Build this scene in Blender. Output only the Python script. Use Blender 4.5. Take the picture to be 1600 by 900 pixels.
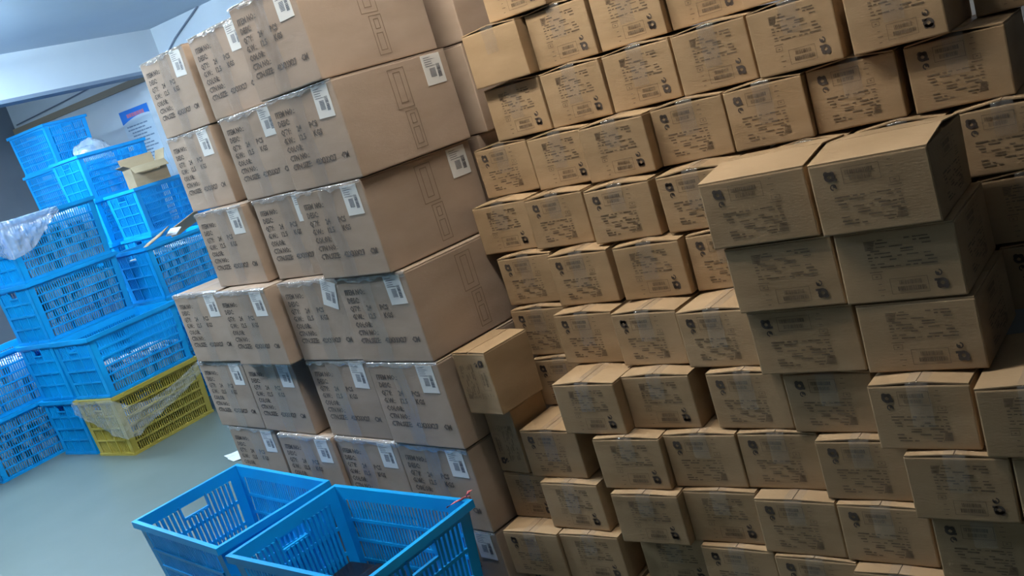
import bpy, bmesh, math, random
from mathutils import Vector, Matrix, noise
rnd = random.Random(7)
scn = bpy.context.scene
COL = scn.collection
for o in list(bpy.data.objects):
    bpy.data.objects.remove(o)

# ------------------------------------------------------------------ camera
YAW, PITCH, ROLL = math.radians(38.4), math.radians(12.2), math.radians(17.2)
fw = Vector((-math.sin(YAW)*math.cos(PITCH), math.cos(YAW)*math.cos(PITCH), -math.sin(PITCH)))
r0 = Vector((math.cos(YAW), math.sin(YAW), 0)); u0 = r0.cross(fw)
cr = r0*math.cos(ROLL) - u0*math.sin(ROLL)
cu = r0*math.sin(ROLL) + u0*math.cos(ROLL)
cam = bpy.data.cameras.new('camera'); cam.sensor_width = 36; cam.lens = 1535/1600*36
cam.clip_start = 0.05
camo = bpy.data.objects.new('camera', cam); COL.objects.link(camo)
camo.matrix_world = Matrix(((cr.x, cu.x, -fw.x, 0), (cr.y, cu.y, -fw.y, 0), (cr.z, cu.z, -fw.z, 1.5), (0, 0, 0, 1)))
scn.camera = camo

# ------------------------------------------------------------------ light and exposure
w = bpy.data.worlds.new('world'); scn.world = w; w.use_nodes = True
w.node_tree.nodes['Background'].inputs[0].default_value = (.55, .72, 1, 1)
w.node_tree.nodes['Background'].inputs[1].default_value = 0.03
scn.view_settings.view_transform = 'Standard'; scn.view_settings.look = 'None'
scn.view_settings.gamma = 1; scn.view_settings.use_curve_mapping = False
scn.view_settings.exposure = 0.0
CEIL = 2.75
LAMPS = [  # x, y, rotation, watts, colour : fluorescent fittings on the ceiling, the last one added
    (-6.70, 2.90, 0.0, 300, (.52, .77, 1.0)),
    (-4.30, 1.40, 0.0, 285, (.72, .87, 1.0)),
    (-1.62, 1.63, 0.0, 100, (1.0, .92, .80)),
    (-9.10, 2.40, 0.0, 130, (.55, .78, 1.0)),  # added lamp, lifts the brightness of the room beyond the beam
]

# ------------------------------------------------------------------ helpers
def link(name, me, mat=None, parent=None, loc=None, rotz=None):
    o = bpy.data.objects.new(name, me); COL.objects.link(o)
    if mat is not None and me is not None and not me.materials: me.materials.append(mat)
    if parent is not None: o.parent = parent
    if loc is not None: o.location = loc
    if rotz is not None: o.rotation_euler = (0, 0, rotz)
    return o
def tag(o, label, cat, group=None, kind=None):
    o['label'] = label; o['category'] = cat
    if group: o['group'] = group
    if kind: o['kind'] = kind
    return o
def thing(name, label, cat, loc, rotz=0, group=None):
    o = link(name, None, loc=loc, rotz=rotz); o.empty_display_size = .05
    return tag(o, label, cat, group)
def struct(name, me, mat):
    o = link(name, me, mat); o['kind'] = 'structure'; return o
class MB:
    def __init__(s): s.v = []; s.f = []
    def hexa(s, p):   # 8 points: bottom 4 ccw, top 4 ccw
        b = len(s.v); s.v += [tuple(q) for q in p]
        s.f += [tuple(b+i for i in f) for f in ((3,2,1,0),(4,5,6,7),(0,1,5,4),(1,2,6,5),(2,3,7,6),(3,0,4,7))]
    def box(s, x0, x1, y0, y1, z0, z1):
        s.hexa([(x0,y0,z0),(x1,y0,z0),(x1,y1,z0),(x0,y1,z0),(x0,y0,z1),(x1,y0,z1),(x1,y1,z1),(x0,y1,z1)])
    def rotbox(s, c, size, m):
        h = [d/2 for d in size]
        s.hexa([Vector(c)+m@Vector((a*h[0], b*h[1], d*h[2])) for d in (-1,1) for a, b in ((-1,-1),(1,-1),(1,1),(-1,1))])
    def quad(s, a, b, c, d):
        n = len(s.v); s.v += [a, b, c, d]; s.f.append((n, n+1, n+2, n+3))
    def poly(s, pts):
        n = len(s.v); s.v += pts; s.f.append(tuple(range(n, n+len(pts))))
    def tube(s, pts, r, n=6):
        b0 = None
        for i, p in enumerate(pts):
            p = Vector(p); d = (Vector(pts[min(i+1, len(pts)-1)])-Vector(pts[max(i-1, 0)])).normalized()
            a = d.orthogonal().normalized(); c = d.cross(a)
            b = len(s.v)
            s.v += [tuple(p+(a*math.cos(k*2*math.pi/n)+c*math.sin(k*2*math.pi/n))*r) for k in range(n)]
            if b0 is not None:
                s.f += [(b0+k, b0+(k+1)%n, b+(k+1)%n, b+k) for k in range(n)]
            b0 = b
        s.f += [tuple(range(n))[::-1], tuple(range(b0, b0+n))]
    def grid(s, P):
        nr, nc = len(P), len(P[0]); b = len(s.v)
        for r in P: s.v += [tuple(q) for q in r]
        s.f += [(b+i*nc+j, b+i*nc+j+1, b+(i+1)*nc+j+1, b+(i+1)*nc+j) for i in range(nr-1) for j in range(nc-1)]
    def mesh(s, name, smooth=False):
        me = bpy.data.meshes.new(name); me.from_pydata(s.v, [], s.f); me.update()
        if smooth: me.polygons.foreach_set('use_smooth', [True]*len(me.polygons))
        return me
def bevel_box(name, x0, x1, y0, y1, z0, z1, bev=.003, seg=2, jitter=0, seed=0):
    bm = bmesh.new(); m = MB(); m.box(x0, x1, y0, y1, z0, z1)
    vs = [bm.verts.new(v) for v in m.v]; [bm.faces.new([vs[i] for i in f]) for f in m.f]
    r = random.Random(seed)
    if jitter:
        for v in bm.verts:
            v.co.x += r.uniform(-jitter, jitter)
            if v.co.y > (y0+y1)/2: v.co.y += r.uniform(-jitter, jitter)
    bmesh.ops.bevel(bm, geom=bm.edges[:], offset=bev, segments=seg, affect='EDGES', profile=.6)
    me = bpy.data.meshes.new(name); bm.to_mesh(me); bm.free()
    return me

# ------------------------------------------------------------------ materials
def mat(name, col, rough=.6, metal=0, spec=.5, **kw):
    m = bpy.data.materials.new(name); m.use_nodes = True
    p = m.node_tree.nodes['Principled BSDF']
    p.inputs['Base Color'].default_value = (*col, 1); p.inputs['Roughness'].default_value = rough
    p.inputs['Metallic'].default_value = metal; p.inputs['Specular IOR Level'].default_value = spec
    for k, v in kw.items(): p.inputs[k.replace('_', ' ')].default_value = v
    return m
def noisy(m, c1, c2, scale=6, detail=4, bump=0, bscale=60, stretch=(1,1,1), rand=0, lo=.35, hi=.65):
    nt = m.node_tree; N = nt.nodes; L = nt.links; p = N['Principled BSDF']
    tc = N.new('ShaderNodeTexCoord'); mp = N.new('ShaderNodeMapping'); mp.inputs['Scale'].default_value = stretch
    L.new(tc.outputs['Object'], mp.inputs[0])
    oi = N.new('ShaderNodeObjectInfo')
    if rand:
        mul = N.new('ShaderNodeVectorMath'); mul.operation = 'ADD'
        cmb = N.new('ShaderNodeMath'); cmb.operation = 'MULTIPLY'; cmb.inputs[1].default_value = 37
        L.new(oi.outputs['Random'], cmb.inputs[0]); L.new(mp.outputs[0], mul.inputs[0]); L.new(cmb.outputs[0], mul.inputs[1])
        vec = mul.outputs[0]
    else: vec = mp.outputs[0]
    nz = N.new('ShaderNodeTexNoise'); nz.inputs['Scale'].default_value = scale; nz.inputs['Detail'].default_value = detail
    L.new(vec, nz.inputs['Vector'])
    rp = N.new('ShaderNodeValToRGB'); rp.color_ramp.elements[0].position = lo; rp.color_ramp.elements[1].position = hi
    rp.color_ramp.elements[0].color = (*c1, 1); rp.color_ramp.elements[1].color = (*c2, 1)
    L.new(nz.outputs['Fac'], rp.inputs[0])
    out = rp.outputs[0]
    if rand:
        hs = N.new('ShaderNodeHueSaturation')
        mr = N.new('ShaderNodeMapRange'); mr.inputs['To Min'].default_value = 1-rand; mr.inputs['To Max'].default_value = 1+rand
        L.new(oi.outputs['Random'], mr.inputs['Value']); L.new(mr.outputs[0], hs.inputs['Value']); L.new(out, hs.inputs['Color'])
        out = hs.outputs[0]
    L.new(out, p.inputs['Base Color'])
    if bump:
        n2 = N.new('ShaderNodeTexNoise'); n2.inputs['Scale'].default_value = bscale; n2.inputs['Detail'].default_value = 3
        L.new(vec, n2.inputs['Vector'])
        b = N.new('ShaderNodeBump'); b.inputs['Strength'].default_value = bump; b.inputs['Distance'].default_value = .004
        L.new(n2.outputs['Fac'], b.inputs['Height']); L.new(b.outputs[0], p.inputs['Normal'])
    return m
def film(name, tint, opacity, rough=.12, gloss=1, bump=.55, zs=1, base=.05):
    m = bpy.data.materials.new(name); m.use_nodes = True; nt = m.node_tree; N = nt.nodes; L = nt.links
    p = N['Principled BSDF']; p.inputs['Base Color'].default_value = (*tint, 1); p.inputs['Roughness'].default_value = rough
    p.inputs['Specular IOR Level'].default_value = .8
    tr = N.new('ShaderNodeBsdfTransparent'); gl = N.new('ShaderNodeBsdfGlossy'); gl.inputs['Roughness'].default_value = rough
    mx = N.new('ShaderNodeMixShader'); mx.inputs[0].default_value = opacity
    nz = N.new('ShaderNodeTexNoise'); nz.inputs['Scale'].default_value = 38; nz.inputs['Detail'].default_value = 3
    tc = N.new('ShaderNodeTexCoord'); mp = N.new('ShaderNodeMapping'); mp.inputs['Scale'].default_value = (1, 1, zs); L.new(tc.outputs['Object'], mp.inputs[0]); L.new(mp.outputs[0], nz.inputs['Vector'])
    b = N.new('ShaderNodeBump'); b.inputs['Strength'].default_value = bump; b.inputs['Distance'].default_value = .01
    L.new(nz.outputs['Fac'], b.inputs['Height']); L.new(b.outputs[0], p.inputs['Normal']); L.new(b.outputs[0], gl.inputs['Normal'])
    L.new(tr.outputs[0], mx.inputs[1]); L.new(p.outputs[0], mx.inputs[2])
    fr = N.new('ShaderNodeLayerWeight'); L.new(b.outputs[0], fr.inputs['Normal'])
    fp = N.new('ShaderNodeMath'); fp.operation = 'POWER'; fp.inputs[1].default_value = 3.5; L.new(fr.outputs['Facing'], fp.inputs[0])
    fm = N.new('ShaderNodeMath'); fm.operation = 'MULTIPLY_ADD'; fm.inputs[1].default_value = gloss*.7; fm.inputs[2].default_value = base; L.new(fp.outputs[0], fm.inputs[0])
    m2 = N.new('ShaderNodeMixShader'); L.new(fm.outputs[0], m2.inputs[0]); L.new(mx.outputs[0], m2.inputs[1]); L.new(gl.outputs[0], m2.inputs[2])
    L.new(m2.outputs[0], N['Material Output'].inputs['Surface'])
    return m
M = {}
M['kraft'] = noisy(mat('kraft_board', (.4,.29,.18), .72, spec=.25), (.335,.230,.130), (.405,.284,.168), 5, 5, .12, 90, (1,1,3), .07)
M['kraft_big'] = noisy(mat('carton_board', (.4,.3,.2), .7, spec=.25), (.335,.256,.196), (.395,.306,.240), 4, 5, .1, 80, (1,1,3), .05)
M['ink'] = noisy(mat('carton_ink', (.07,.055,.045), .7, spec=.2), (.135,.097,.062), (.21,.152,.10), 60, 2)
M['ink_dark'] = mat('carton_ink_dark', (.085,.068,.058), .7, spec=.2)
M['ink_text'] = mat('carton_ink_text', (.120,.100,.088), .7, spec=.2)
M['ink_faint'] = mat('carton_ink_faint', (.205,.150,.108), .7, spec=.2)
M['label'] = mat('label_paper', (.72,.72,.70), .6, spec=.3)
M['label_ink'] = mat('label_ink', (.10,.11,.14), .6)
M['tape'] = film('clear_tape', (.78,.74,.70), .09, .12, .5, .7, .14, .045)
M['film'] = film('stretch_film', (.82,.85,.88), .24, .09, .8, 1, 1, .14)
M['bag'] = film('plastic_bag', (.80,.84,.88), .36, .10, 1, .7, 1, .10)
M['wrap'] = film('yellow_crate_wrap', (.80,.84,.86), .26, .10, 1, .8, 1, .12)
M['blue'] = noisy(mat('blue_plastic', (.01,.2,.7), .42, spec=.4), (.001,.30,.72), (.002,.385,.86), 3, 3, rand=.08)
M['yellow'] = noisy(mat('yellow_plastic', (.5,.4,.05), .42), (.42,.33,.05), (.50,.40,.08), 3, 3)
M['floor'] = noisy(mat('floor_epoxy', (.3,.36,.36), .42, spec=.4), (.110,.140,.128), (.148,.180,.163), 1.3, 6, .04, 25, lo=.3, hi=.7)
M['wall'] = noisy(mat('white_plaster', (.7,.72,.74), .85, spec=.2), (.66,.69,.72), (.74,.76,.78), 1.1, 4)
M['shaded_wall'] = noisy(mat('shaded_plaster', (.2,.22,.26), .85, spec=.2), (.22,.24,.28), (.28,.30,.34), 1.1, 4)  # plaster with the wall's shade put into its grey colour
M['dark_wall'] = noisy(mat('dark_plaster', (.1,.1,.1), .85, spec=.2), (.09,.09,.095), (.12,.12,.125), 1.1, 4)
M['ceil'] = noisy(mat('ceiling_paint', (.6,.64,.7), .8, spec=.25), (.56,.61,.67), (.62,.67,.72), .8, 3)
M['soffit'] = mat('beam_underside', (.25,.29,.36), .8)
M['brown_strip'] = mat('brown_trim', (.36,.27,.19), .6)
M['cable'] = mat('dark_cable', (.20,.22,.27), .6)
M['black'] = mat('black_gloss_plastic', (.012,.012,.014), .22)
M['white'] = mat('white_card', (.8,.8,.8), .5)
M['pink'] = mat('pink_ribbon', (.75,.16,.17), .5)
M['poster_blue'] = mat('poster_blue', (.03,.22,.72), .5)
M['poster_red'] = mat('poster_red', (.72,.22,.32), .5)
M['poster_ink'] = mat('poster_ink', (.22,.30,.40), .6)
M['poster'] = mat('poster_paper', (.66,.74,.80), .5)
M['lamp_metal'] = mat('lamp_enamel', (.8,.8,.8), .4)
def emission(name, col, s):
    m = bpy.data.materials.new(name); m.use_nodes = True; p = m.node_tree.nodes['Principled BSDF']
    p.inputs['Emission Color'].default_value = (*col, 1); p.inputs['Emission Strength'].default_value = s
    return m
def goods_mat():
    m = mat('packed_goods', (.6,.6,.6), .4); nt = m.node_tree; N = nt.nodes; L = nt.links
    g = N.new('ShaderNodeNewGeometry'); rp = N.new('ShaderNodeValToRGB'); rp.color_ramp.interpolation = 'CONSTANT'
    e = rp.color_ramp.elements; e[0].position = 0; e[0].color = (.86,.87,.88,1); e[1].position = .55; e[1].color = (.50,.54,.60,1)
    for p_, c in ((.62,(.55,.35,.36,1)),(.72,(.08,.10,.13,1)),(.84,(.70,.70,.66,1))):
        x = e.new(p_); x.color = c
    L.new(g.outputs['Random Per Island'], rp.inputs[0]); L.new(rp.outputs[0], N['Principled BSDF'].inputs['Base Color'])
    return m
M['goods'] = goods_mat()

# ------------------------------------------------------------------ the room
def slab(name, x0, x1, y0, y1, z0, z1, m):
    b = MB(); b.box(x0, x1, y0, y1, z0, z1); return struct(name, b.mesh(name), m)
XL, YB, XF = -7.69, 5.80, -10.5
slab('floor', XF-.2, 2.2, -3.2, YB+.2, -.12, 0, M['floor'])
slab('ceiling', XF-.2, 2.2, -3.2, YB+.2, CEIL, CEIL+.12, M['ceil'])
slab('wall_back', XF-.2, 2.2, YB, YB+.15, 0, CEIL, M['wall'])
slab('wall_left', XF-.15, XF, -3.2, YB, 0, CEIL, M['shaded_wall'])
slab('wall_right', 2.0, 2.15, -3.2, YB, 0, CEIL, M['dark_wall'])
slab('wall_front', XF, 2.0, -3.2, -3.05, 0, CEIL, M['dark_wall'])
slab('added_wall_behind_cartons', -1.35, 2.0, 2.80, 2.92, 0, CEIL, M['shaded_wall'])  # unseen wall added to keep light from showing through carton gaps
slab('wall_lintel', XL-.22, XL, -3.05, YB, 2.405, CEIL, M['wall'])
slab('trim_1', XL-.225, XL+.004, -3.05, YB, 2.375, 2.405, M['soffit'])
slab('trim_2', XF, XL-.1, YB-.03, YB, 2.35, 2.41, M['brown_strip'])
b = MB(); b.tube([(XF+.1, YB-.02, 2.44), (-9.4, YB-.02, 2.47), (-8.6, YB-.02, 2.50), (XL-.2, YB-.02, 2.54)], .007)
tag(link('wall_cable', b.mesh('wall_cable'), M['cable']), 'thin grey cable along the back wall above the brown strip', 'cable')
b = MB(); b.tube([(-6.95, YB-.015, 2.75), (-7.03, YB-.015, 2.72), (-7.39, YB-.015, 2.585), (-7.55, YB-.015, 2.50)], .008)
tag(link('wall_cable', b.mesh('wall_cable'), M['cable']), 'grey cable slanting down the white wall from the ceiling', 'cable')

def ceiling_lamp(x, y, rz, watts, col, label):
    t = thing('ceiling_lamp', label, 'lamp', (x, y, CEIL), rz, 'ceiling lamps')
    b = MB(); b.hexa([(-.62,-.05,-.055),(.62,-.05,-.055),(.62,.05,-.055),(-.62,.05,-.055),(-.62,-.10,0),(.62,-.10,0),(.62,.10,0),(-.62,.10,0)])
    link('housing', b.mesh('housing'), M['lamp_metal'], t)
    em = emission('lamp_tube', col, watts/(math.pi*2*2*math.pi*.014*1.2))
    for s in (-1, 1):
        b = MB(); b.tube([(-.6, s*.045, -.085), (.6, s*.045, -.085)], .014, 8)
        link('tube', b.mesh('tube', True), em, t)
for i, (x, y, rz, wt, c) in enumerate(LAMPS):
    ceiling_lamp(x, y, rz, wt, c, ('twin tube ceiling lamp over the stacked blue crates', 'twin tube ceiling lamp in front of the large cartons', 'twin tube ceiling lamp above the wall of small cartons', 'added twin tube ceiling lamp brightening the room beyond the beam')[i])

# poster
t = thing('wall_poster', 'white notice poster with blue header and red title on back wall', 'poster', (-8.36, YB-.006, 1.47))
b = MB(); b.box(-.24, .24, 0, .005, 0, .70); link('sheet', b.mesh('sheet'), M['poster'], t)
b = MB(); n = 10
b.poly([(-.24, -.001, .575)] + [(-.24+.48*k/n, -.001, .575+.05*math.sin(k/n*2.2)) for k in range(1, n+1)] + [(.24, -.001, .70), (-.24, -.001, .70)])
link('header', b.mesh('header'), M['poster_blue'], t)
b = MB()
for k in range(7): b.box(-.13+k*.042, -.096+k*.042, -.003, -.001, .625, .660)
link('title', b.mesh('title'), M['poster_red'], t)
b = MB(); r = random.Random(3); z = .535
while z > .05:
    x = -.19 + r.choice((0, 0, .05)); xe = r.uniform(.05, .2)
    while x < xe:
        l = r.uniform(.02, .07); b.box(x, x+l, -.002, -.001, z, z+.012); x += l+.008
    z -= .032
link('text', b.mesh('text'), M['poster_ink'], t)

# ------------------------------------------------------------------ cartons
ORD = ['', 'first', 'second', 'third', 'fourth', 'fifth', 'sixth', 'seventh', 'eighth', 'ninth', 'tenth', 'eleventh', 'twelfth']
_c = {}
def cached(key, fn):
    if key not in _c: _c[key] = fn()
    return _c[key]
def small_print(W, H):
    b = MB(); y = -.0007
    def q(u0, u1, v0, v1): b.quad(((u0-.5)*W, y, v0*H), ((u1-.5)*W, y, v0*H), ((u1-.5)*W, y, v1*H), ((u0-.5)*W, y, v1*H))
    r = random.Random(11)
    def frame(u0, u1, v0, v1, t=.006):
        q(u0, u1, v0, v0+t); q(u0, u1, v1-t, v1); q(u0, u0+t*.7, v0, v1); q(u1-t*.7, u1, v0, v1)
    frame(.285, .60, .68, .90)
    x = .31
    while x < .54:
        wd = r.choice((.004, .006, .010)); q(x, x+wd, .80, .86); x += wd+r.choice((.003, .004, .006))
    x = .34
    while x < .52:
        wd = r.choice((.004, .006, .009)); q(x, x+wd, .715, .775); x += wd+r.choice((.003, .004, .006))
    for v, u0, u1 in ((.90,.67,.70), (.82,.65,.71), (.74,.67,.70)): q(u0, u1, v, v+.010)
    frame(.66, .74, .60, .67); q(.69, .71, .63, .645); q(.64, .75, .565, .575)
    for v in (.50, .455, .405, .36, .31, .27, .225, .17, .13):
        x = .17 + r.uniform(0, .05)
        xe = .74 if v > .2 else .66
        while x < xe:
            l = r.uniform(.03, .14)
            if r.random() < .84: q(x, min(x+l, xe), v, v+r.uniform(.010, .022))
            x += l + r.uniform(.012, .05)
    for k in range(6): q(.66+k*.004, .75, .14+k*.022, .152+k*.022)
    return b.mesh('print')
def small_logo(W, H):
    b = MB(); y = -.0008
    def disc(u, v, ru, rv, n=14, a0=0, a1=2*math.pi, hole=.0):
        c = [(a0+(a1-a0)*k/n) for k in range(n+1)]
        for i in range(n):
            p = [((u-.5)*W+ru*math.cos(a)*s, y, v*H+ru*math.sin(a)*s*rv) for a, s in ((c[i],hole),(c[i],1),(c[i+1],1),(c[i+1],hole))]
            if hole: b.quad(*p)
            else: b.poly([((u-.5)*W, y, v*H), p[1], p[2]])
    disc(.175, .80, .0105, .95, hole=.38)
    disc(.150, .845, .0052, 1); disc(.200, .84, .0048, 1)
    b.quad(((.185-.5)*W, y, .735*H), ((.235-.5)*W, y, .735*H), ((.235-.5)*W, y, .77*H), ((.185-.5)*W, y, .77*H))
    disc(.19, .655, .0065, 1, 14, -.6, 4.6, hole=.62); disc(.20, .672, .0035, 1)
    return b.mesh('logo')
def flap_mesh(W, D, H, lift, side, across=False):
    b = MB(); t = .0028
    if not across:   # hinge on the side, seam runs front to back
        x0, x1 = (-W/2+.001, -.0012) if side < 0 else (.0012, W/2-.001)
        za, zb = (H, H+lift) if side < 0 else (H+lift, H)
        b.hexa([(x0,.001,za-t),(x1,.001,zb-t),(x1,D-.001,zb-t),(x0,D-.001,za-t),(x0,.001,za),(x1,.001,zb),(x1,D-.001,zb),(x0,D-.001,za)])
    else:
        y0, y1 = (.001, D/2-.001) if side < 0 else (D/2+.001, D-.001)
        za, zb = (H, H+lift) if side < 0 else (H+lift, H)
        b.hexa([(-W/2+.001,y0,za-t),(W/2-.001,y0,za-t),(W/2-.001,y1,zb-t),(-W/2+.001,y1,zb-t),(-W/2+.001,y0,za),(W/2-.001,y0,za),(W/2-.001,y1,zb),(-W/2+.001,y1,zb)])
    return b.mesh('top_flap')
def tape_mesh(W, D, H, lift, down, seed):
    r = random.Random(seed); b = MB(); P = []
    hw = .021
    path = [(D*.9, H+lift), (D*.5, H+lift), (.03, H+lift), (.004, H+lift), (-.0012, H+lift-.006)]
    path += [(-.0016-.0012*math.sin(k*1.7), H-.004-(down-.004)*k/6) for k in range(1, 7)]
    for y, z in path:
        P.append([(-hw+2*hw*j/6, (y if y > .003 else y-r.uniform(0, .0016)), (z-abs(-hw+2*hw*j/6)*2*lift/W+.0006 if y > .003 else z)) for j in range(7)])
    b.grid(P); return b.mesh('tape', True)
def small_box(label, x, y, z, yaw, W=.19, H=.1385, D=.26, lift=.004, up=True, tape=True, across=False, group='small kraft cartons of the wall', sideways=0, name='small_carton', side_print=False):
    c, s = math.cos(yaw), math.sin(yaw)
    t = thing(name, label, 'carton', (x+c*W/2, y+s*W/2, z), yaw, group)
    H = round(H, 4); lift = round(max(lift, .001), 4); var = rnd.randrange(4)
    me = cached(('sb', W, H, D, var), lambda: bevel_box('body', -W/2, W/2, 0, D, 0, H-.0028, .0035, 2, .0018, var))
    link('body', me, M['kraft'], t)
    for sd in (-1, 1):
        link('top_flap', cached(('fl', W, D, H, lift, sd, across), lambda: flap_mesh(W, D, H, lift, sd, across)), M['kraft'], t)
    if sideways:
        pw, ph = H, W
    else: pw, ph = W, H
    for nm, fn, m in (('print', small_print, M['ink']), ('logo', small_logo, M['ink_dark'])):
        o = link(nm, cached((nm, pw, ph), lambda: fn(pw, ph)), m, t)
        ang = sideways*math.pi/2 if sideways else (0 if up else math.pi)
        if ang:   # turn the print about the middle of the front
            R = Matrix.Rotation(ang, 4, 'Y')
            o.matrix_local = Matrix.Translation((0, 0, H/2)) @ R @ Matrix.Translation((0, 0, -ph/2))
    if side_print:
        o = link('side_print', cached(('sp', D, H), lambda: small_print(D*.9, H)), M['ink'], t)
        o.matrix_local = Matrix.Translation((W/2+.001, D/2, 0)) @ Matrix.Rotation(math.pi/2, 4, 'Z')
    if tape:
        dn = rnd.choice((.45, .55, .65))*H; sd = rnd.randrange(3)
        link('tape', cached(('tp', W, D, H, lift, dn, sd), lambda: tape_mesh(W, D, H, lift, dn, sd)), M['tape'], t)
    return t
ZT = [.140, .280, .421, .566, .712, .859, 1.008, 1.158, 1.310, 1.465, 1.622, 1.78]
# row, x, y, yaw degrees, print upright
ROWS = {
 10: [(-1.574,2.23,-1.6,0)],
 9: [(-1.668,2.214,-2.0,2),(-1.470,2.241,-1.5,0),(-1.274,2.245,-1.0,0),(-1.079,2.262,0,0),(-.886,2.244,-1,0)],
 8: [(-1.664,2.236,-2,0),(-1.462,2.22,-2.4,0),(-1.264,2.214,-.8,0),(-1.059,2.192,-.8,0),(-.851,2.159,-1.3,0),(-.638,2.144,.2,0)],
 7: [(-1.763,2.239,-1.5,1),(-1.54,2.189,-3.2,0),(-1.341,2.135,-1.6,0),(-1.146,2.166,-1.1,1),(-.951,2.16,-.9,1),(-.756,2.173,.2,1),(-.545,2.172,.5,1)],
 6: [(-1.777,2.172,-2.1,0),(-1.566,2.136,-3.1,1),(-1.345,2.086,-1.3,1),(-1.134,2.081,-1.5,1)],
 5: [(-1.716,2.135,-3.3,1),(-1.5,2.07,-2.5,1),(-1.29,2.056,-2.1,0),(-1.088,2.065,-1.5,1)],
 4: [(-1.705,2.112,-3.6,1),(-1.502,2.025,-5,1),(-1.3,1.983,-4.5,1),(-1.098,1.941,-4,1)],
 3: [(-1.668,2.09,-1.5,1),(-1.479,1.902,-2.9,0),(-1.286,1.927,-2.4,0),(-1.051,1.916,-4,1),(-.853,1.889,-3.6,1),(-.648,1.806,-2.6,1),(-.446,1.768,-1.5,0)],
 2: [(-1.662,1.939,-3.3,1),(-1.389,1.881,-.5,0),(-1.196,1.898,-.6,1),(-1.002,1.898,-1.7,1),(-.804,1.856,-1.5,1),(-.603,1.787,-2.1,0),(-.408,1.776,-1.5,1)],
 1: [(-1.786,1.961,-3.6,0,.158,.12),(-1.624,1.912,-2.9,0),(-1.369,1.86,-.9,0),(-1.176,1.884,-1.2,0),(-.98,1.854,-2.6,1),(-.785,1.84,-3,1),(-.582,1.799,-1.5,1)],
 0: [(-1.786,1.883,-1.2,1,.19,.14),(-1.593,1.885,-1,0),(-1.352,1.90,-1,0),(-1.158,1.869,-3,1),(-.96,1.845,-3,1),(-.767,1.804,-2,1)],
}
for n, row in ROWS.items():
    pitch = ZT[n+1]-ZT[n]; H = max(min(.1390, pitch-.004), pitch-.009); lift = pitch-H-.0006
    order = ORD[11-n]
    for i, (x, y, a, up, *bw_) in enumerate(row):
        look = ('print upside down', 'print upright', 'pale blank front')[up]
        pos = (ORD[i+1]+' from left') if i < len(row)-1 else 'rightmost'
        if len(row) == 1: lab = 'small kraft carton alone in the topmost wall row, cut by the frame'
        else: lab = f'small kraft carton, {order} wall row from top, {pos}, {look}'
        lf = lift if i < len(row)-0 else lift
        t = small_box(lab, x, y, ZT[n], math.radians(a), H=H, lift=lf, up=up == 1, tape=True, W=bw_[0] if bw_ else .19, D=bw_[1] if bw_ else .26)
        if up == 2:  # print and logo taken off to imitate flare washing them out
            for ch in list(t.children):
                if ch.name.startswith(('print', 'logo')): bpy.data.objects.remove(ch)
# cartons beside and behind the front cluster
for n, lab in ((6, 'level with its top layer'), (5, 'level with its middle layer'), (4, 'level with its lowest layer')):
    small_box('shadowed small carton half hidden right of the front cluster, '+lab, -.475+.02*(6-n), 2.15, ZT[n], 0, H=.139, lift=ZT[n+1]-ZT[n]-.1396, up=n != 5)
    for x in (-.880+.02*(6-n), -.678+.02*(6-n)):
        small_box('small carton hidden behind the front cluster of wider cartons', x, 2.15, ZT[n], 0, H=.139, lift=ZT[n+1]-ZT[n]-.1396, group='hidden small cartons behind the cluster')
small_box('shadowed small carton set back at the top right corner', -.43, 2.33, ZT[8], 0, H=.139, up=False)
for k in range(7):
    small_box('small carton of the lowest wall layer resting on the floor', -1.782+k*.2, 1.93-.018*k, 0, math.radians(-1.5), D=.26 if k else .12, H=.136, lift=.0034, group='lowest small cartons on the floor')
# the front cluster of wider cartons
KP = .149
for n, col, x, y, a, up in ((2,'left',-.918,1.853,-.6,1),(2,'right',-.676,1.833,-.9,1),(1,'left',-.900,1.859,-.5,0),(1,'right',-.662,1.847,-1.1,0),(0,'left',-.892,1.870,-1.5,1),(0,'right',-.652,1.850,-1.8,0)):
    lay = ('lowest', 'middle', 'top')[n]
    lab = f'wider kraft carton, {lay} layer of the front cluster, {col} one' + (', with bowed bare lid' if n == 2 else '')
    small_box(lab, x, y, ZT[4]+.001+n*KP, math.radians(a), W=.230 if col == 'left' else .223, H=.145, D=.272, lift=.014 if n == 2 else .0035, up=bool(up), tape=False, across=True,
              group='front cluster of wider cartons', name='wide_carton', side_print=(col == 'right'))
# two cartons standing on end beside the large stack
small_box('small carton on end wedged beside the large stack, print sideways', -1.792, 1.917, .628, math.radians(-9.5), W=.134, H=.182, D=.17, lift=.002, sideways=1, tape=False, group='cartons standing on end')
small_box('small carton on end below the wedged one, half hidden, print sideways', -1.790, 1.967, .4225, math.radians(-9), W=.108, H=.195, D=.14, lift=.004, sideways=-1, tape=False, group='cartons standing on end')

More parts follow.
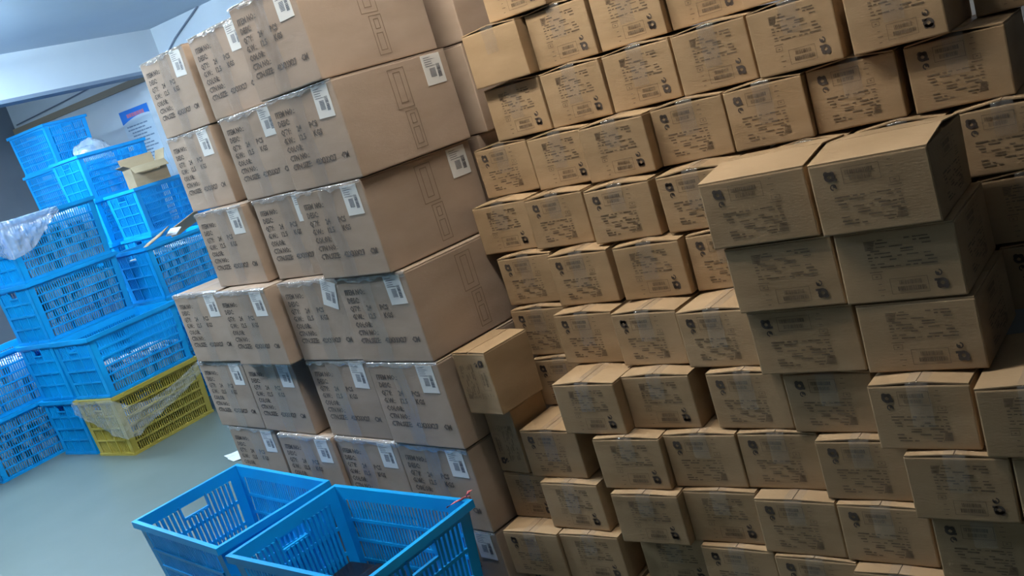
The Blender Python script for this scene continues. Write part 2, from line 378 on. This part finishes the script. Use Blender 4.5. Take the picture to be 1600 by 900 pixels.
# ------------------------------------------------------------------ large cartons
BW, BD, BH, BP = .325, .413, .2640, .268
def text_mesh():
    mb = MB()
    lines = [('ITEM NO.:', .08, .80), ('DESC:', .08, .705), ('QTY:', .08, .61), ('24', .33, .61), ('PCS', .52, .61), ('G.W.:', .08, .515), ('12.5', .31, .515), ('KGS', .54, .515),
             ('COLOR:', .08, .42), ('CTN NO.:', .08, .325), ('CTN.SIZE:', .08, .23), ('42X33X27', .44, .23), ('CM', .82, .23)]
    bm = bmesh.new()
    for s, u, v in lines:
        cu_ = bpy.data.curves.new('t', 'FONT'); cu_.body = s; cu_.size = .0225; cu_.resolution_u = 1; cu_.space_character = .98; cu_.offset = .0007
        o = bpy.data.objects.new('t', cu_); COL.objects.link(o)
        me = bpy.data.meshes.new_from_object(o.evaluated_get(bpy.context.evaluated_depsgraph_get()))
        me.transform(Matrix.Translation(((u-.5)*BW, -.0009, v*BH)) @ Matrix.Rotation(math.pi/2, 4, 'X'))
        bm.from_mesh(me); bpy.data.objects.remove(o); bpy.data.curves.remove(cu_); bpy.data.meshes.remove(me)
    me = bpy.data.meshes.new('print'); bm.to_mesh(me); bm.free(); return me
TXT = text_mesh()
def sticker_meshes():
    a = MB(); a.box(-.036, .036, -.0012, 0, -.042, .042)
    b = MB(); r = random.Random(5); x = -.022
    z = -.024
    while z < .012:
        h = r.choice((.0008, .0014, .002)); b.quad((.012, -.0016, z), (.026, -.0016, z), (.026, -.0016, z+h), (.012, -.0016, z+h)); z += h+r.choice((.0008, .0012))
    for i in range(7): b.quad((-.016, -.0016, -.020+i*.0036), (.006, -.0016, -.020+i*.0036), (.006, -.0016, -.0182+i*.0036), (-.016, -.0016, -.0182+i*.0036))
    for k in range(5): b.quad((-.028, -.0016, .034-k*.006), (-.028+r.uniform(.02, .05), -.0016, .034-k*.006), (-.028+.03, -.0016, .0355-k*.006), (-.028, -.0016, .0355-k*.006))
    return a.mesh('sticker'), b.mesh('barcode')
STK, BAR = sticker_meshes()
def carton_flaps(sd):
    return flap_mesh(BW, BD, BH, .0022, sd)
def front_tape(seed):
    r = random.Random(seed); b = MB(); P = []; n = 22
    for i in range(n+1):
        z = BH-.002-(BH-.004)*i/n
        P.append([(-.032+.064*j/6+.004*math.sin(i*.4+seed), -.0016-.0025*noise.noise((i*.35, j*.9, seed*7.3))**2*3-(.0015 if j in (0, 6) else 0), z) for j in range(7)])
    b.grid(P); return b.mesh('tape', True)
def edge_film(seed):
    b = MB(); P = []; n = 46
    for i in range(7):
        row = []
        for j in range(n+1):
            x = -BW/2+BW*j/n; s = i/6
            nz = noise.noise((j*.55, i*.9, seed*3.1)); n2 = noise.noise((j*1.3, i*1.7, seed*5.7+9))
            drop = .022*s*(.65+.5*noise.noise((j*.21, 3.3, seed*2.2)))
            if i == 0: row.append((x, .012, BH+.0030))
            else: row.append((x, -.0022-.0030*abs(nz)-.0022*abs(n2), BH+.0022-drop))
        P.append(row)
    b.grid(P); return b.mesh('wrap_film', True)
def side_drawing():
    b = MB(); x = BW/2+.0012
    def fr(y0, y1, z0, z1, t=.0022):
        for a in ((y0, y1, z0, z0+t), (y0, y1, z1-t, z1), (y0, y0+t, z0, z1), (y1-t, y1, z0, z1)):
            b.quad((x, a[0], a[2]), (x, a[1], a[2]), (x, a[1], a[3]), (x, a[0], a[3]))
    fr(.185, .245, .135, .245); fr(.202, .228, .150, .235); fr(.205, .248, .020, .128); fr(.215, .238, .032, .080)
    fr(.218, .236, .090, .118)
    return b.mesh('side_drawing')
SDR = side_drawing()
def large_carton(label, x, y, z, a, st=0, film_=True, side=False, side_st=False, front_st=True, plain=False):
    c, s = math.cos(a), math.sin(a)
    t = thing('large_carton', label, 'carton', (x+c*BW/2, y+s*BW/2, z), a, 'large taped cartons of the left stack')
    v = rnd.randrange(4)
    link('body', cached(('big', v), lambda: bevel_box('body', -BW/2, BW/2, 0, BD, 0, BH-.0028, .004, 2, .0012, v)), M['kraft_big'], t)
    for sd in (-1, 1): link('top_flap', cached(('bf', sd), lambda: carton_flaps(sd)), M['kraft_big'], t)
    if plain: return t
    link('print', TXT, M['ink_text'], t)
    if front_st:
        k = link('sticker', STK, M['label'], t); k['label'] = 'white barcode sticker'
        k.location = (BW*.31, 0, BH*.815); k.rotation_euler = (0, math.radians(st), 0)
        link('barcode', BAR, M['label_ink'], k)
    v = rnd.randrange(5); link('tape', cached(('ft', v), lambda: front_tape(v)), M['tape'], t).location = (-.01+rnd.uniform(-.03, .03), 0, 0)
    if film_:
        v = rnd.randrange(4); link('wrap_film', cached(('ef', v), lambda: edge_film(v)), M['film'], t)
    if side:
        link('side_drawing', SDR, M['ink_faint'], t)
    if side_st:
        k = link('sticker', STK, M['label'], t); k['label'] = 'white barcode sticker on the side'
        k.matrix_local = Matrix.Translation((BW/2, BD-.062, BH*.815)) @ Matrix.Rotation(math.pi/2, 4, 'Z')
        link('barcode', BAR, M['label_ink'], k)
    return t
STACK = {   # level: (x, y, yaw, sticker tilt)
 6: [(-2.990,2.159,-9.5,3),(-2.601,2.079,-8.5,0),(-2.186,1.915,-10.0,0)],
 5: [(-2.994,2.157,-10.0,0),(-2.535,2.034,-8.5,0),(-2.164,1.913,-8.9,2)],
 4: [(-2.877,2.071,-9.2,0),(-2.512,2.030,-8.5,0),(-2.181,1.917,-9.2,0)],
 3: [(-3.190,2.083,-8,0),(-2.832,2.005,-9.2,0),(-2.478,1.985,-8,16),(-2.146,1.924,-8.6,-2)],
 2: [(-3.215,2.098,-8.5,0),(-2.883,2.044,-9,0),(-2.479,1.991,-8.3,3),(-2.137,1.925,-8.9,0)],
 1: [(-3.175,2.094,-8,0),(-2.796,2.016,-8.3,0),(-2.467,1.982,-8.3,0),(-2.139,1.932,-9,0)],
 0: [(-3.170,2.097,-8.5,0),(-2.800,2.030,-8.5,0),(-2.470,1.990,-8.5,0),(-2.139,1.936,-9,0)],
}
for n, row in STACK.items():
    for i, (x, y, a, st) in enumerate(row):
        pos = ('leftmost', 'second from left', 'third from left' if len(row) == 4 else 'rightmost', 'rightmost')[i]
        lab = f'large taped carton, {ORD[7-n]} level from top of the left stack, {pos}'
        if st > 10: lab += ', sticker tilted'
        large_carton(lab, x, y, n*BP, math.radians(a), st, side=(i == len(row)-1), side_st=(n in (4, 5) and i == len(row)-1))
ca = math.radians(-9)
for z, dx, lab in [(k*BP, -.045, 'large carton hidden behind the left stack') for k in range(5)]+[(5*BP, 0, 'large carton behind the left stack, upright against the small-carton wall'), (6*BP, .015, 'large carton above the one behind the left stack, at the frame top')]:
    large_carton(lab, -1.764+dx-BW*math.cos(ca), 2.335-BW*math.sin(ca), z, ca, plain=True)

# ------------------------------------------------------------------ crates
def crate_parts(L, W, H, taper, nl, ns, hrows, sw=.24):
    lb, wb = L-2*taper, W-2*taper
    parts = {}
    def panel(p, nrm, width, kind):
        b = MB(); BL, BR, TL, TR = [Vector(q) for q in p]; nv = Vector(nrm)
        def bil(u, v): return (BL*(1-u)+BR*u)*(1-v)+(TL*(1-u)+TR*u)*v
        def bar(u0, u1, v0, v1, t0=-.003, t1=0):
            b.hexa([bil(u0,v0)+nv*t0, bil(u1,v0)+nv*t0, bil(u1,v0)+nv*t1, bil(u0,v0)+nv*t1, bil(u0,v1)+nv*t0, bil(u1,v1)+nv*t0, bil(u1,v1)+nv*t1, bil(u0,v1)+nv*t1])
        e = .040/width
        bar(0, e, 0, 1); bar(1-e, 1, 0, 1)
        bar(e, 1-e, 0, .055); bar(e, 1-e, .90, 1)
        v0, v1 = .055, .90
        rows = hrows if kind == 'long' else 4
        rh = (v1-v0)/rows
        for k in range(1, rows): bar(e, 1-e, v0+k*rh-.014, v0+k*rh+.014, -.004, .004 if k % 2 else .006)
        n = nl if kind == 'long' else ns
        bays = 5 if kind == 'long' else 3
        bw_ = (1-2*e)/bays
        for k in range(1, bays):
            if kind == 'long': bar(e+k*bw_-.005, e+k*bw_+.005, 0, .92)
            else: bar(e+k*bw_-.008, e+k*bw_+.008, 0, .92, -.010, .006)
        for by in range(bays):
            m = n//bays
            for k in range(1, m):
                u = e+by*bw_+bw_*k/m; hw = bw_/m*sw
                vt = v1
                if kind == 'short' and by == 1: vt = v1-rh*.50
                bar(u-hw, u+hw, v0, vt, -.003 if kind == 'long' else -.011)
        if kind == 'short':
            bar(e+bw_, e+2*bw_, v1-rh*.56, v1-rh*.46, -.005, .006)
        return b.mesh(kind+'_side')
    hl, hw, bl, bw = L/2, W/2, lb/2, wb/2
    P = {}
    P['long_side'] = [panel([(-bl,-bw,0),(bl,-bw,0),(-hl,-hw,H),(hl,-hw,H)], (0,-1,0), L, 'long'), panel([(bl,bw,0),(-bl,bw,0),(hl,hw,H),(-hl,hw,H)], (0,1,0), L, 'long')]
    P['short_side'] = [panel([(bl,-bw,0),(bl,bw,0),(hl,-hw,H),(hl,hw,H)], (1,0,0), W, 'short'), panel([(-bl,bw,0),(-bl,-bw,0),(-hl,hw,H),(-hl,-hw,H)], (-1,0,0), W, 'short')]
    b = MB(); o = .012; z0 = H-.024
    b.box(-hl-o, hl+o, -hw-o, -hw+.001, z0, H); b.box(-hl-o, hl+o, hw-.001, hw+o, z0, H)
    b.box(-hl-o, -hl+.001, -hw, hw, z0, H); b.box(hl-.001, hl+o, -hw, hw, z0, H)
    P['rim'] = [b.mesh('rim')]
    b = MB()
    for k in range(13): x = -bl+.006+(lb-.012)*k/12; b.box(x-.006, x+.006, -bw, bw, 0, .006)
    for k in range(9): y = -bw+.006+(wb-.012)*k/8; b.box(-bl, bl, y-.005, y+.005, .001, .008)
    b.box(-bl-.002, bl+.002, -bw-.006, -bw+.004, -.0, .014); b.box(-bl-.002, bl+.002, bw-.004, bw+.006, 0, .014)
    b.box(-bl-.006, -bl+.004, -bw, bw, 0, .014); b.box(bl-.004, bl+.006, -bw, bw, 0, .014)
    P['base'] = [b.mesh('base')]
    return P
FAR = crate_parts(.615, .405, .375, .014, 35, 18, 6, .20)
FARY = {k: [m.copy() for m in v] for k, v in FAR.items()}
NEAR = crate_parts(.612, .405, .405, .030, 35, 18, 5, .27)
def crate(label, x, y, z, rz, parts=FAR, m='blue', name='plastic_crate', group='blue plastic crates'):
    t = thing(name, label, 'crate', (x, y, z), rz, group)
    for nm, ms in parts.items():
        for me in ms: link(nm, me, M[m], t)
    return t
def goods_mesh(L, W, fill, seed):
    r = random.Random(seed); b = MB(); z = .012
    while z < fill:
        h = r.uniform(.05, .075)
        for sx in (-1, 1):
            y = -W/2+.02
            while y < W/2-.02:
                wd = r.uniform(.02, .045)
                if r.random() < .9: b.rotbox((sx*(L/2-.02-r.uniform(0, .012)), y+wd/2, z+h/2), (.03, wd*.9, h*.93), Matrix.Rotation(r.uniform(-.12, .12), 3, 'X'))
                y += wd
        for sy in (-1, 1):
            x = -L/2+.04
            while x < L/2-.04:
                wd = r.uniform(.02, .045)
                if r.random() < .9: b.rotbox((x+wd/2, sy*(W/2-.02-r.uniform(0, .012)), z+h/2), (wd*.9, .03, h*.93), Matrix.Rotation(r.uniform(-.12, .12), 3, 'Y'))
                x += wd
        z += h
    for i in range(70):
        b.rotbox((r.uniform(-L/2+.05, L/2-.05), r.uniform(-W/2+.05, W/2-.05), z-.02+r.uniform(-.01, .02)), (.07, .04, .03), Matrix.Rotation(r.uniform(0, 3), 3, 'Z') @ Matrix.Rotation(r.uniform(-.3, .3), 3, 'X'))
    return b.mesh('packed_goods')
GOODS = {f: goods_mesh(.56, .35, f, int(f*100)) for f in (.12, .22, .29)}
def goods(label, x, y, z, rz, fill):
    o = link('packed_goods', GOODS[fill], M['goods'], loc=(x, y, z+.006), rotz=rz)
    tag(o, label, 'goods', kind='stuff')
PH, HP = .375, math.pi/2
def at_corner(x, y, rz90=True):   # near right corner -> centre, long side along y
    return (x-.2145, y+.3195) if rz90 else (x-.3195, y+.2145)
S1 = at_corner(-6.25, 2.50); S2 = at_corner(-5.78, 2.88); S3 = at_corner(-5.33, 2.86); S4 = at_corner(-5.72, 3.68)
S5 = at_corner(-6.69, 4.39); S6 = at_corner(-7.15, 4.33); S7 = at_corner(-8.04, 4.68, False)
crate('blue crate on the floor at the far left, lower of its two', *S1, 0, HP)
crate('open blue crate at the far left, upper of its two', *S1, PH, HP)
goods('white packets in the lower far left blue crate', *S1, 0, HP, .29); goods('white packets in the upper far left blue crate', *S1, PH, HP, .22)
crate('dark blue crate on the floor left of the yellow crate', *S2, 0, HP)
crate('blue crate left of the yellow crate, second of its stack', *S2, PH, HP)
crate('light blue crate packed with silvery goods, third of its stack', *S2, 2*PH, HP)
crate('top blue crate with plastic bag hanging over its rim', *S2, 3*PH, HP)
goods('silvery packets in the third crate of the tall stack', *S2, 2*PH, HP, .22); goods('white packets in the crate under the plastic bag', *S2, 3*PH, HP, .29)
crate('yellow plastic crate on the floor wrapped with clear film', *S3, 0, HP, FARY, 'yellow', 'yellow_crate', None)
crate('blue crate with white goods on top of the yellow crate', *S3, PH, HP)
goods('white and pink packets in the crate on the yellow crate', *S3, PH, HP, .12)
hid = 'blue crate low in the rear stacks, hidden behind nearer crates'
for S, n, rz, lab, first in ((S4, 3, HP, 'blue crate with cardboard scraps behind the crate on the yellow one', 2), (S5, 4, HP, 'blue crate under the open brown carton', 3),
                      (S6, 5, HP, 'blue crate with a white plastic bag on it, left of the open carton', 4), (S7, 6, 0, 'highest blue crate at the back, beneath the beam', 4)):
    for k in range(n):
        ph = PH if n < 4 else .365
        if S is S4: ph = .362
        l = lab if k == n-1 else hid; g = 'blue plastic crates' if k == n-1 else 'hidden rear crates'
        if S is S7 and k == 4: l, g = 'blue crate right under the highest one at the back', 'blue plastic crates'
        c_ = crate(l, *S, k*ph, rz, group=g)
        if ph < PH: c_.scale = (1, 1, ph/PH)
goods('white packets in the crate holding cardboard scraps', *S4, 2*.362, HP, .22)
# foreground crates
def near_crate(label, corner, yaw):
    x, y = corner; d = Vector((math.cos(yaw), math.sin(yaw))); e = Vector((-d.y, d.x))
    c = Vector(corner)+d*.318-e*.2145
    return crate(label, c.x, c.y, 0, yaw, NEAR), c
NC1, c1 = near_crate('open empty blue crate in front of the large cartons, left of the pair', (-3.118, 2.035), math.radians(-10))
NC2, c2 = near_crate('open blue crate in the foreground with black packs and red ribbon', (-2.440, 1.900), math.radians(-6))
# black packs inside the near crate
yw = math.radians(-6); R2 = Matrix.Rotation(yw, 3, 'Z')
for i, (dx, dy, z, a, sz, lab) in enumerate(((-.14, .07, .009, .03, (.20, .13, .095), 'lower left black pack in the foreground crate'), (-.035, .075, .105, -.08, (.19, .12, .085), 'black glossy pack with white spot atop the pile in the foreground crate'),
        (.09, .06, .009, -.02, (.20, .13, .095), 'lower right black pack in the foreground crate'), (-.20, .08, .105, .06, (.12, .12, .075), 'black pack at the left end of the pile in the foreground crate'))):
    p = Vector((c2.x, c2.y, 0))+R2@Vector((dx, dy, 0))
    t = thing('black_pack', lab, 'pack', (p.x, p.y, z), yw+a, 'black packs in the crate')
    link('shell', bevel_box('shell', -sz[0]/2, sz[0]/2, -sz[1]/2, sz[1]/2, 0, sz[2], .008, 2), M['black'], t)
    b = MB(); n = 12; b.poly([(.03*math.cos(k*2*math.pi/n)*.7, .014*math.sin(k*2*math.pi/n), sz[2]+.0006) for k in range(n)])
    if i == 1: link('spot', b.mesh('spot'), M['white'], t)
# red ribbon knotted on the rim
p = Vector((c2.x, c2.y, .405))+R2@Vector((.285, .2145, 0))
b = MB()
def ribbon(pts, wd):
    P = []
    for i, q in enumerate(pts):
        P.append([Vector(q)+Vector((0, 0, wd*.5*math.cos(i*.9))) + Vector((wd*.5*math.sin(i*.9), 0, 0)), Vector(q)-Vector((0, 0, wd*.5*math.cos(i*.9)))-Vector((wd*.5*math.sin(i*.9), 0, 0))])
    b.grid(P)
ribbon([(-.040,-.030,-.026),(-.026,-.026,-.012),(-.012,-.020,.001),(-.002,-.012,.006),(.004,.0,.008)], .009)
ribbon([(.004,.0,.006),(.010,-.002,.018),(.018,-.004,.030),(.020,-.003,.042),(.028,0,.046)], .010)
ribbon([(-.004,-.016,.004),(.002,-.006,.012),(.008,.006,.006),(.006,.013,-.004),(.004,.015,-.02)], .008)
o = link('ribbon', b.mesh('ribbon', True), M['pink'], loc=p); o.scale = (1.25, 1, .55); tag(o, 'red pink ribbon tied on the rim of the foreground crate', 'ribbon')
md = o.modifiers.new('t', 'SOLIDIFY'); md.thickness = .0015

# clear film and bags
def drape(name, label, cat, path, m, seed, amp=.008, over=True, group=None):
    """path: list of ((x,y), outward normal, z top, z bottom)"""
    b = MB(); P = []; n = 14
    rows = []
    for k in range(len(path)-1):
        for s in range(8):
            f = s/8; a, c = path[k], path[k+1]
            rows.append(tuple(a[0][i]*(1-f)+c[0][i]*f for i in (0, 1))+tuple(a[1][i]*(1-f)+c[1][i]*f for i in (0, 1))+(a[2]*(1-f)+c[2]*f, a[3]*(1-f)+c[3]*f))
    for j, (x, y, nx, ny, zt, zb) in enumerate(rows):
        line = []
        if over: line.append((x-nx*.05, y-ny*.05, zt-.01+.012*noise.noise((j*.3, 0, seed)))); line.append((x-nx*.01, y-ny*.01, zt+.008))
        for i in range(n+1):
            f = i/n; d = .006+amp*abs(noise.noise((j*.42, i*.25, seed)))*2+.5*amp*abs(noise.noise((j*1.1, i*1.2, seed+4)))
            line.append((x+nx*d, y+ny*d, zt+(zb-zt)*f))
        P.append(line)
    b.grid(P); o = link(name, b.mesh(name, True), m); return tag(o, label, cat, group)
x2, y2 = -5.772, 2.885; zr = 4*PH
drape('plastic_bag', 'clear plastic bag draped over the rim of the top blue crate', 'plastic bag',
      [((x2-.30, y2-.012), (0,-1), zr, zr-.10), ((x2-.06, y2-.012), (0,-1), zr, zr-.20), ((x2, y2-.006), (.7,-.7), zr+.004, zr-.22), ((x2+.012, y2+.05), (1,0), zr, zr-.21), ((x2+.012, y2+.12), (1,0), zr, zr-.19),
       ((x2+.012, y2+.20), (1,0), zr, zr-.13), ((x2+.012, y2+.28), (1,0), zr, zr-.07), ((x2+.012, y2+.36), (1,0), zr, zr-.015)], M['bag'], 1.7, .016)
x3, y3 = -5.322, 2.866
drape('plastic_film', 'clear film stretched round the corner of the yellow crate', 'plastic film',
      [((x3-.43, y3-.012), (0,-1), .374, .30), ((x3-.30, y3-.010), (0,-1), .374, .24), ((x3-.12, y3-.010), (0,-1), .374, .16), ((x3, y3-.008), (.7,-.7), .372, .12), ((x3+.012, y3+.06), (1,0), .30, .11), ((x3+.012, y3+.20), (1,0), .27, .16),
       ((x3+.012, y3+.38), (1,0), .29, .20), ((x3+.012, y3+.52), (1,0), .33, .25), ((x3+.012, y3+.63), (1,0), .36, .29)], M['wrap'], 5.2, .012, over=False)
def bag_heap(name, label, loc, rx, ry, h, m, seed):
    bm = bmesh.new(); bmesh.ops.create_icosphere(bm, subdivisions=4, radius=1)
    for v in bm.verts:
        n1 = noise.noise(v.co*2.1+Vector((seed, 0, 0))); n2 = noise.noise(v.co*5+Vector((0, seed, 0)))
        v.co *= 1+.28*n1+.12*abs(n2); v.co.z = max(v.co.z, -.15)
        v.co = Vector((v.co.x*rx, v.co.y*ry, (v.co.z+.15)*h))
    me = bpy.data.meshes.new(name); bm.to_mesh(me); bm.free()
    me.polygons.foreach_set('use_smooth', [True]*len(me.polygons))
    return tag(link(name, me, m, loc=loc), label, 'plastic bag')
bag_heap('plastic_bag', 'crumpled whitish plastic bag heaped on the rear blue crate', (S6[0], S6[1]-.05, 5*.365-.06), .11, .15, .14, M['bag'], 3)

# open carton on the rear crate
OW, OD, OH = .27, .24, .15; t = thing('open_carton', 'open brown carton with raised flaps on the rear blue crate', 'carton', (-6.80, 4.62, 4*.365), math.radians(72))
def part(name, fn, m=M['kraft']):
    b = MB(); fn(b); return link(name, b.mesh(name), m, t)
th = .004
def front(b):
    y0, y1 = -OD/2, -OD/2+th
    b.box(-OW/2, OW/2, y0, y1, 0, .095); b.box(-OW/2, OW/2, y0, y1, .115, OH); b.box(-OW/2, -.07, y0, y1, .095, .115); b.box(.08, OW/2, y0, y1, .095, .115)
part('front_wall', front)
part('back_wall', lambda b: b.box(-OW/2, OW/2, OD/2-th, OD/2, 0, OH))
part('side_wall', lambda b: b.box(-OW/2, -OW/2+th, -OD/2+th, OD/2-th, 0, OH))
part('side_wall', lambda b: b.box(OW/2-th, OW/2, -OD/2+th, OD/2-th, 0, OH))
part('bottom', lambda b: b.box(-OW/2+th, OW/2-th, -OD/2+th, OD/2-th, 0, th))
def flap(p0, p1, out, up, l=.09):
    def fn(b):
        a, c = Vector(p0), Vector(p1); d = Vector(out)*l+Vector((0, 0, up*l)); nz = Vector((0, 0, th))
        b.hexa([a, c, c+d, a+d, a+nz, c+nz, c+d+nz, a+d+nz])
    part('flap', fn)
flap((-OW/2,-OD/2,OH), (OW/2,-OD/2,OH), (0,-.75,0), -.55); flap((OW/2,OD/2,OH), (-OW/2,OD/2,OH), (0,.25,0), .9)
flap((-OW/2,OD/2,OH), (-OW/2,-OD/2,OH), (-.5,0,0), .3); flap((OW/2,-OD/2,OH), (OW/2,OD/2,OH), (.30,0,0), .85)
# scraps of cardboard on the crate behind
for i, (dx, dy, dz, rx, ry, rz, sx, sy, lab) in enumerate(((.09, -.16, .035, .25, -.35, .4, .22, .16, 'reddish brown cardboard scrap lying in the crate behind the yellow stack'), (.08, .12, .06, -.45, -.35, 1.0, .24, .16, 'tan cardboard scrap sticking up beside the large cartons'),
        (.13, -.02, .045, .1, -.35, 2.0, .10, .08, 'small white card lying on the cardboard scraps'))):
    o = link('cardboard_scrap' if i < 2 else 'white_card', bevel_box('scrap', -sx/2, sx/2, -sy/2, sy/2, 0, .006, .001, 1), (M['kraft'], M['kraft'], M['white'])[i], loc=(S4[0]+dx, S4[1]+dy, 3*.362-.02+dz))
    o.rotation_euler = (rx, ry, rz); tag(o, lab, 'scrap')
# torn paper on the floor
b = MB(); pts = []
for k in range(11):
    a = k*2*math.pi/11; rr = .07*(.7+.5*((k*37) % 7)/7); pts.append((rr*1.3*math.cos(a), rr*math.sin(a)))
P0 = [(x, y, .001+.012*abs(math.sin(x*40+y*23))) for x, y in pts]
b.v = [(0, 0, .010)]+P0+[(x, y, z+.0015) for x, y, z in P0]+[(0, 0, .0115)]; n = len(pts)
for k in range(n):
    a, c = 1+k, 1+(k+1) % n; b.f += [(0, c, a), (2*n+1, a+n, c+n), (a, c, c+n, a+n)]
o = link('paper_scrap', b.mesh('paper_scrap'), M['white'], loc=(-4.36, 2.87, 0)); tag(o, 'torn scrap of white paper on the floor beside the large cartons', 'paper')
